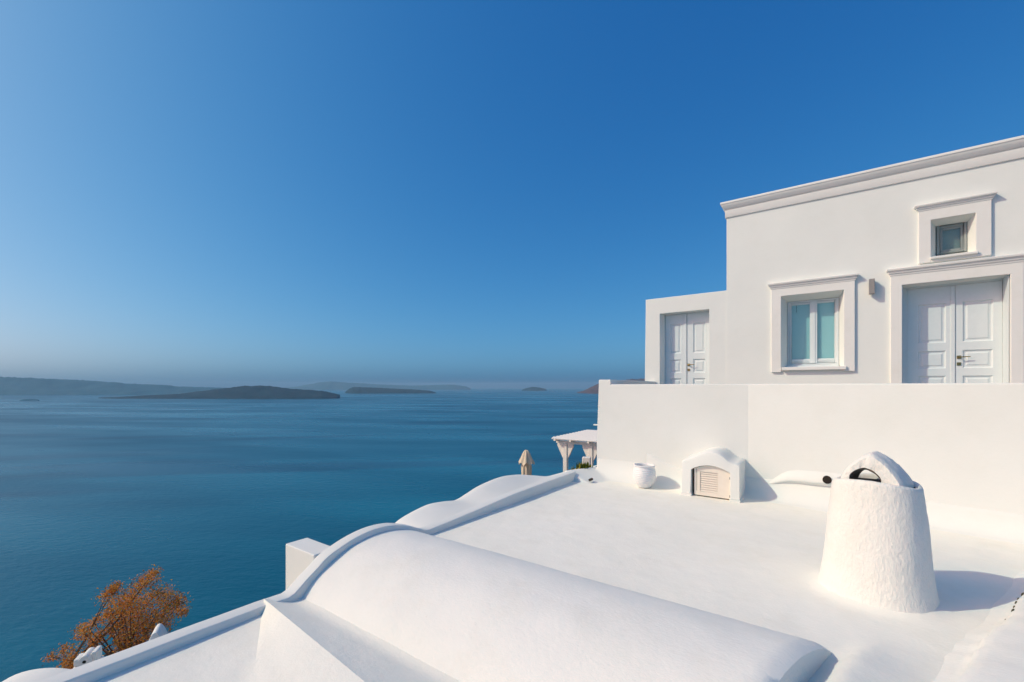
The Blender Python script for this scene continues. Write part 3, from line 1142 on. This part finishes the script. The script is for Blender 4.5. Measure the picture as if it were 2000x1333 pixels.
# ------------------------------------------------------------------ roof vent with louvred shutter
vt = thing("roof_vent", "little white arched roof vent with a cream louvred shutter against the wall", "vent", (-1.37, 7.0, ZR))
YF = 6.75
OP0, OP1 = -1.622, -1.103


def op_top(x):
    t = (x - OP0) / (OP1 - OP0)
    return -1.213 + 0.082 * math.sin(math.pi * min(1, max(0, t))) ** 0.8


TOP = [(-1.752, -1.105), (-1.73, -1.082), (-1.66, -1.058), (-1.58, -1.020), (-1.49, -0.972), (-1.40, -0.940), (-1.32, -0.930), (-1.25, -0.945), (-1.18, -0.990), (-1.12, -1.040), (-1.06, -1.066), (-1.01, -1.074), (-0.987, -1.090)]
bm = bmesh.new()
xsv = sorted({OP0, OP1, *frange(-1.752, -0.987, 0.022)})
prev = None
top_rows = []
for x in xsv:
    zt = spline(TOP, x)
    ins = OP0 - 1e-6 <= x <= OP1 + 1e-6
    fr = 0.02
    zc = min(zt, -1.0 + 0.3 * max(0, zt + 1.0))
    row = [(x, YF, zt - 0.05), (x, YF + 0.012, zt - 0.016), (x, YF + 0.04, zt), (x, YF + 0.2, zt + 0.005), (x, 7.36, zt + 0.012)]
    top_rows.append(row)
Vt = grid_faces(bm, top_rows)
# front face either side of and above the opening, with its reveal
for i in range(len(xsv) - 1):
    a, b = xsv[i], xsv[i + 1]
    za, zb = spline(TOP, a) - 0.05, spline(TOP, b) - 0.05
    mid_ = (a + b) / 2
    if OP0 < mid_ < OP1:
        la, lb = op_top(a), op_top(b)
        bm.faces.new([bm.verts.new(p) for p in ((a, YF, la), (b, YF, lb), (b, YF, zb), (a, YF, za))])
        bm.faces.new([bm.verts.new(p) for p in ((a, YF, la), (b, YF, lb), (b, YF + 0.12, lb), (a, YF + 0.12, la))])
    else:
        bm.faces.new([bm.verts.new(p) for p in ((a, YF, ZR - 0.03), (b, YF, ZR - 0.03), (b, YF, zb), (a, YF, za))])
for x in (OP0, OP1):
    bm.faces.new([bm.verts.new(p) for p in ((x, YF, ZR - 0.03), (x, YF + 0.12, ZR - 0.03), (x, YF + 0.12, op_top(x)), (x, YF, op_top(x)))])
for x, row in ((xsv[0], top_rows[0]), (xsv[-1], top_rows[-1])):
    ft = [(x, YF, ZR - 0.03), (x, 7.36, ZR - 0.03)]
    bm.faces.new([bm.verts.new(p) for p in [ft[0], ft[1]] + list(reversed(row))])
obj("vent_shell", bm, M_wall, vt, smooth=32)
for (a, b) in ((-1.765, -1.612), (-1.112, -0.974)):
    bm = bmesh.new()
    box(bm, a, b, YF - 0.012, YF + 0.3, ZR - 0.02, ZR + 0.030)
    box(bm, a + 0.006, b - 0.006, YF - 0.006, YF + 0.3, ZR + 0.031, ZR + 0.046)
    obj("plinth", bm, M_wall, vt, bevel=0.008)
obj("vent_cavity", B(OP0 + 0.002, OP1 - 0.002, YF + 0.115, YF + 0.125, ZR - 0.02, -1.10), M_hole, vt)
# shutter
ysh = YF + 0.045
bm = bmesh.new()
sx0, sx1, sz0 = OP0 + 0.035, OP1 - 0.004, ZR + 0.018
lx0, lx1, lz0, lz1 = -1.512, -1.268, ZR + 0.075, -1.238
n_ = 24
for i in range(n_):
    a = sx0 + (sx1 - sx0) * i / n_
    b = sx0 + (sx1 - sx0) * (i + 1) / n_
    ta, tb = op_top(a) - 0.010, op_top(b) - 0.010
    lo = lz1 if lx0 < (a + b) / 2 < lx1 else sz0
    vs = [(a, lo), (b, lo), (b, tb), (a, ta)]
    bm.faces.new([bm.verts.new((p[0], ysh, p[1])) for p in vs])
box(bm, lx0 - 0.006, lx1 + 0.006, ysh + 0.0005, ysh + 0.03, sz0, lz0)
box(bm, sx0, lx0 + 0.001, ysh + 0.001, ysh + 0.03, sz0, -1.20)
box(bm, lx1 - 0.001, sx1, ysh + 0.001, ysh + 0.03, sz0, -1.22)
# fine groove beside the louvres
shut = obj("shutter", bm, M_shutter, vt)
obj("shutter_groove", B(-1.556, -1.549, ysh - 0.0015, ysh + 0.001, sz0 + 0.06, -1.20), M_lamp, shut)
SLN = 9
pitch = (lz1 - lz0) / SLN
bm = bmesh.new()
MS = Matrix.Translation((0, ysh + 0.012, lz0 + pitch * 0.5)) @ Matrix.Rotation(R_(-32), 4, 'X')
box(bm, lx0 - 0.004, lx1 + 0.004, -0.003, 0.003, -pitch * 0.47, pitch * 0.47, M=MS)
slat = obj("slat", bm, M_shutter, shut, doubles=False)
for k in range(1, SLN):
    copy_child(slat, shut, (0, 0, pitch * k))
for zz in (-1.29, -1.545):
    obj("hinge", B(sx1 - 0.012, sx1 + 0.006, ysh - 0.010, ysh, zz - 0.016, zz + 0.016), M_lamp, shut)
obj("slat_gap_shade", B(lx0 - 0.01, lx1 + 0.01, ysh + 0.030, ysh + 0.036, sz0, -1.21), M_lamp, shut)  # dark sheet paints the shade seen between the slats

# ------------------------------------------------------------------ pot
pot = thing("clay_pot", "white ribbed round clay pot standing by the wall left of the vent", "pot", (-2.36, 6.89, ZR))
bm = bmesh.new()
prof = []
shape = [(0.0, 0.098), (0.02, 0.108), (0.06, 0.135), (0.11, 0.160), (0.17, 0.175), (0.22, 0.176), (0.27, 0.168), (0.31, 0.156), (0.325, 0.152)]
for k in range(70):
    h = 0.325 * k / 69
    r = spline(shape, h)
    if 0.07 < h < 0.30:
        r += 0.0035 * math.sin((h - 0.07) / 0.23 * 2 * math.pi * 8)
    prof.append((r, ZR + 0.012 + h))
prof += [(0.163, ZR + 0.340), (0.166, ZR + 0.350), (0.162, ZR + 0.359), (0.150, ZR + 0.360), (0.143, ZR + 0.352), (0.140, ZR + 0.32), (0.150, ZR + 0.25), (0.150, ZR + 0.18), (0.06, ZR + 0.12), (0.002, ZR + 0.12)]
prof = [(0.002, ZR + 0.010)] + prof
lathe(bm, -2.36, 6.89, prof, n=56, cap=False)
obj("pot_body", bm, M_glazed, pot, smooth=180)

# ------------------------------------------------------------------ whitewashed kerb at the right edge
kerb = thing("rough_kerb", "rough white kerb with mossy cracks along its edge at the lower right", "kerb", (1.5, 3.5, ZR))
K0, K1 = Vector((0.30, 2.60)), Vector((1.95, 6.85))
kd = (K1 - K0).normalized()
kn = Vector((kd.y, -kd.x))
bm = bmesh.new()
rows = []
LK = (K1 - K0).length
for s in frange(-1.4, LK, 0.04):
    jag = 0.022 * nz(s, 3, 0, 3.1) + 0.012 * nz(s, 5, 0, 9)
    row = []
    for (o_, z) in ((-0.16, ZR - 0.03), (-0.10, ZR + 0.004), (-0.05, ZR + 0.022), (0.0, ZR + 0.045), (0.012, ZR + 0.085), (0.03, ZR + 0.10), (0.07, ZR + 0.112), (0.15, ZR + 0.12), (0.3, ZR + 0.13), (0.5, ZR + 0.135), (0.8, ZR + 0.14), (1.4, ZR + 0.14), (2.6, ZR + 0.14)):
        p = K0 + kd * s + kn * (o_ + jag)
        zz = z + (0.010 * nz(p.x, p.y, 0, 5) + 0.004 * nz(p.x, p.y, 0, 16) if o_ > 0.01 else 0)
        row.append((p.x, p.y, zz))
    rows.append(row)
grid_faces(bm, rows)
obj("kerb_body", bm, M_vault, kerb, smooth=60, doubles=False)
rng = random.Random(5)
for (s, w) in ((2.53, 0.05), (2.45, 0.03), (2.34, 0.024), (2.21, 0.016), (2.12, 0.018), (2.02, 0.014), (1.93, 0.024), (1.72, 0.010), (1.36, 0.008)):
    jag = 0.022 * nz(s, 3, 0, 3.1) + 0.012 * nz(s, 5, 0, 9)
    c = K0 + kd * s + kn * (0.010 + jag)
    bm = bmesh.new()
    bmesh.ops.create_icosphere(bm, subdivisions=2, radius=1.0)
    for v in bm.verts:
        k = 1 + 0.5 * nz(v.co.x + s, v.co.y, v.co.z, 1.7)
        v.co = Vector((c.x, c.y, ZR + 0.082)) + Vector((kd.x * v.co.x * w * 1.5 + kn.x * v.co.y * w * 0.28, kd.y * v.co.x * w * 1.5 + kn.y * v.co.y * w * 0.28, v.co.z * w * 0.42)) * k
    obj("crack", bm, M_moss, kerb, smooth=180)

# ------------------------------------------------------------------ parasol, pergola, pillar, plant beyond the roof
px_, py_ = camxy(0.586, 18.0)
bm = bmesh.new()
lathe(bm, *camxy(2.6, 17.4), [(3.0, -5.2), (3.0, -4.43), (2.97, -4.40), (0.01, -4.395)], n=40, cap=False)
obj("lower_terrace", bm, M_roof, kind="structure", smooth=40)
par = thing("parasol", "closed beige canvas parasol standing beyond the waved roof above the sea", "parasol", (px_, py_, -4.39))
bm = bmesh.new()
lathe(bm, px_, py_, [(0.03, -4.39), (0.03, -2.62)], n=16)
obj("pole", bm, M_wood, par, smooth=60)
bm = bmesh.new()
lathe(bm, px_, py_, [(0.26, -4.39), (0.26, -4.33), (0.05, -4.31)], n=24)
obj("base_plate", bm, M_wood, par, smooth=40)


def fold(n, amp, ph):
    def fn(p, a, r, z):
        k = 1 + amp * math.cos(n * a + ph + 0.6 * math.sin(z * 5)) + amp * 0.5 * math.cos((n - 3) * a + 1.3 + z * 3)
        return Vector((px_ + (p.x - px_) * k, py_ + (p.y - py_) * k, z + 0.05 * (r / 0.3) * math.sin(n * a + ph)))
    return fn


bm = bmesh.new()
lathe(bm, px_, py_, [(0.02, -2.64), (0.06, -2.67), (0.11, -2.78), (0.15, -2.95), (0.185, -3.05), (0.20, -3.3), (0.195, -3.6), (0.175, -3.75), (0.20, -3.9), (0.15, -3.92)], n=64, fn=fold(8, 0.09, 0.4))
obj("canopy", bm, M_canvas, par, smooth=70)
bm = bmesh.new()
lathe(bm, px_, py_, [(0.01, -2.60), (0.06, -2.615), (0.11, -2.68), (0.16, -2.80), (0.22, -2.95), (0.29, -3.09), (0.315, -3.14), (0.29, -3.13), (0.2, -2.98), (0.05, -2.75)], n=64, fn=fold(7, 0.07, 1.9))
obj("canopy_flap", bm, M_canvas, par, smooth=70)

PA = R_(3)
pgx, pgy = camxy(2.22, 18.2)
perg = thing("pergola", "white wooden pergola with plank roof and braced posts beside the terrace wall", "pergola", (pgx, pgy, -4.4))
PM = Matrix.Translation((pgx, pgy, 0)) @ Matrix.Rotation(PA, 4, 'Z')


def pb(name, *a, bev=0.006, parent=perg):
    return obj(name, B(*a, M=PM), M_wood, parent, bevel=bev, seg=2)


PXS = (0.0, 1.12)
for x in PXS:
    for y in (0.0,):
        pb("post", x - 0.085, x + 0.085, y - 0.085, y + 0.085, -4.4, -2.36, bev=0.012)
        if y == 0.0:
            for sg in (-1, 1):
                bm = bmesh.new()
                pts = [(0.086, -2.95), (0.086, -2.36), (0.36, -2.36), (0.36, -2.46), (0.12, -2.95)]
                fr = [bm.verts.new(PM @ Vector((x + sg * p[0], y - 0.045, p[1]))) for p in pts]
                bk = [bm.verts.new(PM @ Vector((x + sg * p[0], y + 0.045, p[1]))) for p in pts]
                bm.faces.new(fr)
                bm.faces.new(list(reversed(bk)))
                for i in range(5):
                    j = (i + 1) % 5
                    bm.faces.new((fr[i], bk[i], bk[j], fr[j]))
                obj("brace", bm, M_wood, perg)
for y in (0.0, 2.9):
    pb("beam", -0.42, 3.0, y - 0.05, y + 0.05, -2.358, -2.25)
for x in (-0.36, 0.34, 1.12, 2.0):
    pb("rafter", x - 0.045, x + 0.045, -0.32, 3.35, -2.248, -2.165)
PT = Matrix.Translation((0, -0.22, -2.135)) @ Matrix.Rotation(R_(16), 4, 'X')
bm = bmesh.new()
box(bm, -0.50, 3.0, -0.105, 0.105, -0.016, 0.016, M=PM @ PT)
plank = obj("plank", bm, M_wood, perg)
for k in range(1, 12):
    copy_child(plank, perg, (-math.sin(PA) * 0.315 * k, math.cos(PA) * 0.315 * k, 0))

pl_x, pl_y = camxy(2.745, 16.2)
pil = thing("pillar", "short square white pillar standing in front of the right pergola post", "pillar", (pl_x, pl_y, -4.4))
obj("pillar_body", B(-0.15, 0.15, -0.13, 0.13, -4.4, -2.60, M=Matrix.Translation((pl_x, pl_y, 0)) @ Matrix.Rotation(R_(20), 4, 'Z')), M_wood, pil, bevel=0.03)

plant = thing("succulent_plant", "yellow green succulent peeping over the low wall at the terrace corner", "plant", (-3.6, 7.35, -1.62))
bm = bmesh.new()
rng = random.Random(11)


def blade(bm, base, d, L, w):
    d = d.normalized()
    s = d.cross(Vector((0, 0, 1)))
    if s.length < 0.1:
        s = Vector((1, 0, 0))
    s.normalize()
    n2 = s.cross(d)
    rows = [(0, 0.5), (0.35, 1.0), (0.7, 0.8), (1.0, 0.08)]
    P = []
    for (t, k) in rows:
        c = base + d * (L * t) + Vector((0, 0, 0.12 * L * t * t))
        P.append([c - s * w * k, c + n2 * w * 0.35 * k, c + s * w * k, c - n2 * w * 0.3 * k])
    grid_faces(bm, P, closed=True, cap=True)


for k in range(240):
    u = rng.random()
    cx_, cy_ = -3.70 + 0.36 * u + rng.uniform(-0.03, 0.03), 6.93 + 0.42 * u + rng.uniform(-0.09, 0.09)
    hgt = 0.5 + 0.6 * math.sin(math.pi * min(1, u * 1.15)) ** 1.5
    d = Vector((rng.uniform(-0.7, 0.7), rng.uniform(-0.7, 0.7), rng.uniform(0.6, 1.4)))
    blade(bm, Vector((cx_, cy_, -1.56 + 0.11 * hgt * rng.random())), d, rng.uniform(0.06, 0.12) * hgt, rng.uniform(0.009, 0.015))
obj("foliage", bm, M_succ, plant, doubles=False, smooth=60)
bm = bmesh.new()
box(bm, -3.78, -3.345, 6.86, 7.62, -2.2, -1.60)
obj("planter", bm, M_wall, plant, bevel=0.02)

# ------------------------------------------------------------------ things below the lower rim: tree, chimneys, domed roof
low = thing("lower_house", "white house below the rim with a domed roof at the lower left corner", "house", (-10.2, 1.6, -6.0))
dmx, dmy = camxy(-7.34, 7.0)
bm = bmesh.new()
rows = []
DA = math.atan2(FY, FX)
for i in range(25):
    t = -2.2 + 2.24 * i / 24
    row = []
    for k in range(25):
        a = math.pi * k / 24
        r = 0.98
        # barrel roof running away from the camera, low rise
        p = Vector((dmx, dmy, -5.02)) + Vector((RX, RY, 0)) * (-r * math.cos(a)) + Vector((FX, FY, 0)) * t + Vector((0, 0, 0.52 * math.sin(a)))
        row.append(p)
    rows.append(row)
V = grid_faces(bm, rows)
for r in (V[0], V[-1]):
    bm.faces.new(r)
obj("domed_roof", bm, M_wall, low, smooth=50, doubles=False)
MD = Matrix.Translation((dmx, dmy, 0)) @ Matrix.Rotation(YAW, 4, 'Z')
obj("house_body", B(-1.0, 2.8, -2.0, 2.2, -7.5, -5.75, M=MD), M_wall, low)

hx, hy = camxy(-6.45, 8.0)
hump = thing("hooded_chimney", "small white rounded chimney hood with a dark hole showing over the rim", "chimney", (hx, hy, -5.3))
HM = Matrix.Translation((hx, hy, 0)) @ Matrix.Rotation(YAW + R_(28), 4, 'Z')


def arch_block(bm, M, w, z0, z1, y0, y1, flare=0.0, n=20):
    rows = []
    for yy in (y0, y0 + 0.02, y1 - 0.02, y1):
        k = 0.96 if yy in (y0, y1) else 1.0
        row = []
        H = z1 - z0
        for i in range(n + 1):
            a = math.pi * i / n
            x = -w * math.cos(a) * k * (1 + flare * (1 - math.sin(a)))
            row.append(M @ Vector((x, yy, z0 + H * k * (math.sin(a) ** 0.75))))
        row[0].z = row[-1].z = z0
        rows.append(row)
    V = grid_faces(bm, rows)
    bm.faces.new(V[0])
    bm.faces.new(V[-1])


bm = bmesh.new()
arch_block(bm, HM, 0.185, -5.8, -4.40, -0.18, 0.22, flare=0.5)
obj("hood", bm, M_wall, hump, smooth=50)
bm = bmesh.new()
c0 = HM @ Vector((0.02, -0.186, -4.53))
tube(bm, [(*(HM @ Vector((0.03, -0.182, -4.535))), 0.035), (*(HM @ Vector((0.03, -0.16, -4.535))), 0.035)], 14)
obj("smoke_hole", bm, M_soot_and_shade, hump)

bx, by = camxy(-7.69, 8.0)
bell = thing("crested_chimney", "small white chimney with raised horns round a central hole over the rim", "chimney", (bx, by, -5.3))
BM_ = Matrix.Translation((bx, by, 0)) @ Matrix.Rotation(YAW + R_(24), 4, 'Z')
bm = bmesh.new()
box(bm, -0.18, 0.18, -0.15, 0.15, -5.9, -5.0, M=BM_)
obj("chimney_body", bm, M_wall, bell, bevel=0.03)
bm = bmesh.new()
arch_block(bm, BM_, 0.095, -5.02, -4.80, -0.17, 0.13, flare=0.1)
obj("hood", bm, M_wall, bell, smooth=50)
for (x0_, x1_, zt_) in ((-0.17, -0.085, -4.87), (0.075, 0.155, -4.79)):
    bm = bmesh.new()
    vs = box(bm, x0_, x1_, -0.12, 0.12, -5.0, zt_, M=BM_)
    obj("horn", bm, M_wall, bell, bevel=0.025)
bm = bmesh.new()
tube(bm, [(*(BM_ @ Vector((0.0, -0.176, -4.91))), 0.026), (*(BM_ @ Vector((0.0, -0.15, -4.91))), 0.026)], 14)
obj("smoke_hole", bm, M_soot_and_shade, bell)

TT = 11.0
tree = thing("rust_tree", "bushy tree with rust brown autumn leaves rising behind the lower rim", "tree", (*camxy(-9.75, TT), -9.6))
CL = [(298, 1121, 8), (290, 1133, 12), (277, 1142, 10), (256, 1160, 14), (228, 1144, 6), (222, 1152, 6), (209, 1161, 10), (216, 1179, 11), (237, 1184, 14), (255, 1182, 14), (281, 1179, 16), (307, 1161, 13), (325, 1163, 12), (339, 1175, 13), (349, 1180, 10), (358, 1194, 7), (325, 1194, 15), (307, 1205, 17), (272, 1205, 19), (246, 1205, 16), (229, 1214, 13), (211, 1201, 9), (196, 1207, 7), (183, 1216, 7), (171, 1226, 10), (164, 1238, 10), (157, 1229, 8), (195, 1240, 9), (216, 1228, 9), (246, 1231, 16), (272, 1231, 19), (290, 1222, 16), (237, 1254, 14), (255, 1257, 16), (178, 1257, 11), (124, 1268, 9), (139, 1275, 10), (101, 1284, 7), (132, 1289, 10), (146, 1289, 11), (127, 1305, 10), (138, 1303, 10), (186, 1252, 10), (320, 1222, 12), (285, 1250, 16), (270, 1275, 16), (240, 1285, 14), (170, 1285, 12), (150, 1310, 12), (270, 1300, 16)]
rng = random.Random(3)
clumps = []
for (u, v, r) in CL:
    f_ = TT + rng.uniform(-0.7, 0.7)
    x, y = camxy((u - 1000) / 860 * f_, f_)
    clumps.append((Vector((x, y, (755 - v) / 860 * f_)), r / 860 * f_))
bm = bmesh.new()
root = Vector((*camxy(-9.75, TT), -9.6))
tube(bm, [(root.x, root.y, root.z, 0.15), (root.x + 0.05, root.y, -8.6, 0.12), (root.x + 0.1, root.y + 0.05, -7.6, 0.10), (root.x + 0.05, root.y + 0.1, -6.9, 0.075)], 10)
root2 = root + Vector((-0.5, -0.3, 0.3))
tube(bm, [(*root2, 0.10), (root2.x - 0.5, root2.y - 0.2, -8.2, 0.08), (root2.x - 0.9, root2.y - 0.5, -7.2, 0.05)], 8)
obj("trunk", bm, M_bark, tree, smooth=60, doubles=False)
bm = bmesh.new()
for (c, r) in clumps:
    if (c - Vector((root.x, root.y, -6.9))).length < 1.9 and c.z > -7.0:
        s0 = Vector((root.x + 0.05, root.y + 0.1, -7.0))
    else:
        s0 = Vector((root2.x - 0.9, root2.y - 0.5, -7.25))
    m1 = s0.lerp(c, 0.5) + Vector((rng.uniform(-.08, .08), rng.uniform(-.08, .08), -0.10))
    tube(bm, [(*s0, 0.028), (*m1, 0.016), (*c, 0.006)], 5)
obj("branches", bm, M_bark, tree, smooth=60, doubles=False)
bm = bmesh.new()


def add_leaf(bm, p, size):
    a = Vector((rng.gauss(0, 1), rng.gauss(0, 1), rng.gauss(0, 1))).normalized()
    b = a.cross(Vector((rng.gauss(0, 1), rng.gauss(0, 1), rng.gauss(0, 1)))).normalized()
    w = size * 0.42
    bm.faces.new([bm.verts.new(p + q) for q in (-a * size, b * w, a * size, -b * w)])


for (c, r) in clumps:
    n_l = int((150 + 9500 * r * r) * (0.6 if (c.x * RX + c.y * RY) < -10.2 else 1.0))
    for k in range(n_l):
        g = Vector((rng.gauss(0, 1), rng.gauss(0, 1), rng.gauss(0, 1)))
        g = g * (r * 0.72)
        g.z *= 0.95
        add_leaf(bm, c + g, rng.uniform(0.014, 0.038))
obj("crown", bm, M_autumn, tree, doubles=False, fix=False)

# ------------------------------------------------------------------ haze over the sea
hz = bmesh.new()
box(hz, -22400, 22400, -22400, 22400, SEA - 4, 190)
M_haze = bpy.data.materials.new("haze")
M_haze.use_nodes = True
hn, hl = M_haze.node_tree.nodes, M_haze.node_tree.links
hn.remove(hn["Principled BSDF"])
pv = hn.new("ShaderNodeVolumePrincipled")
pv.inputs["Color"].default_value = (0.50, 0.80, 1.0, 1)
pv.inputs["Density"].default_value = 4.2e-5
pv.inputs["Anisotropy"].default_value = 0.0
hl.new(pv.outputs[0], hn["Material Output"].inputs["Volume"])
obj("haze", hz, M_haze, kind="stuff")
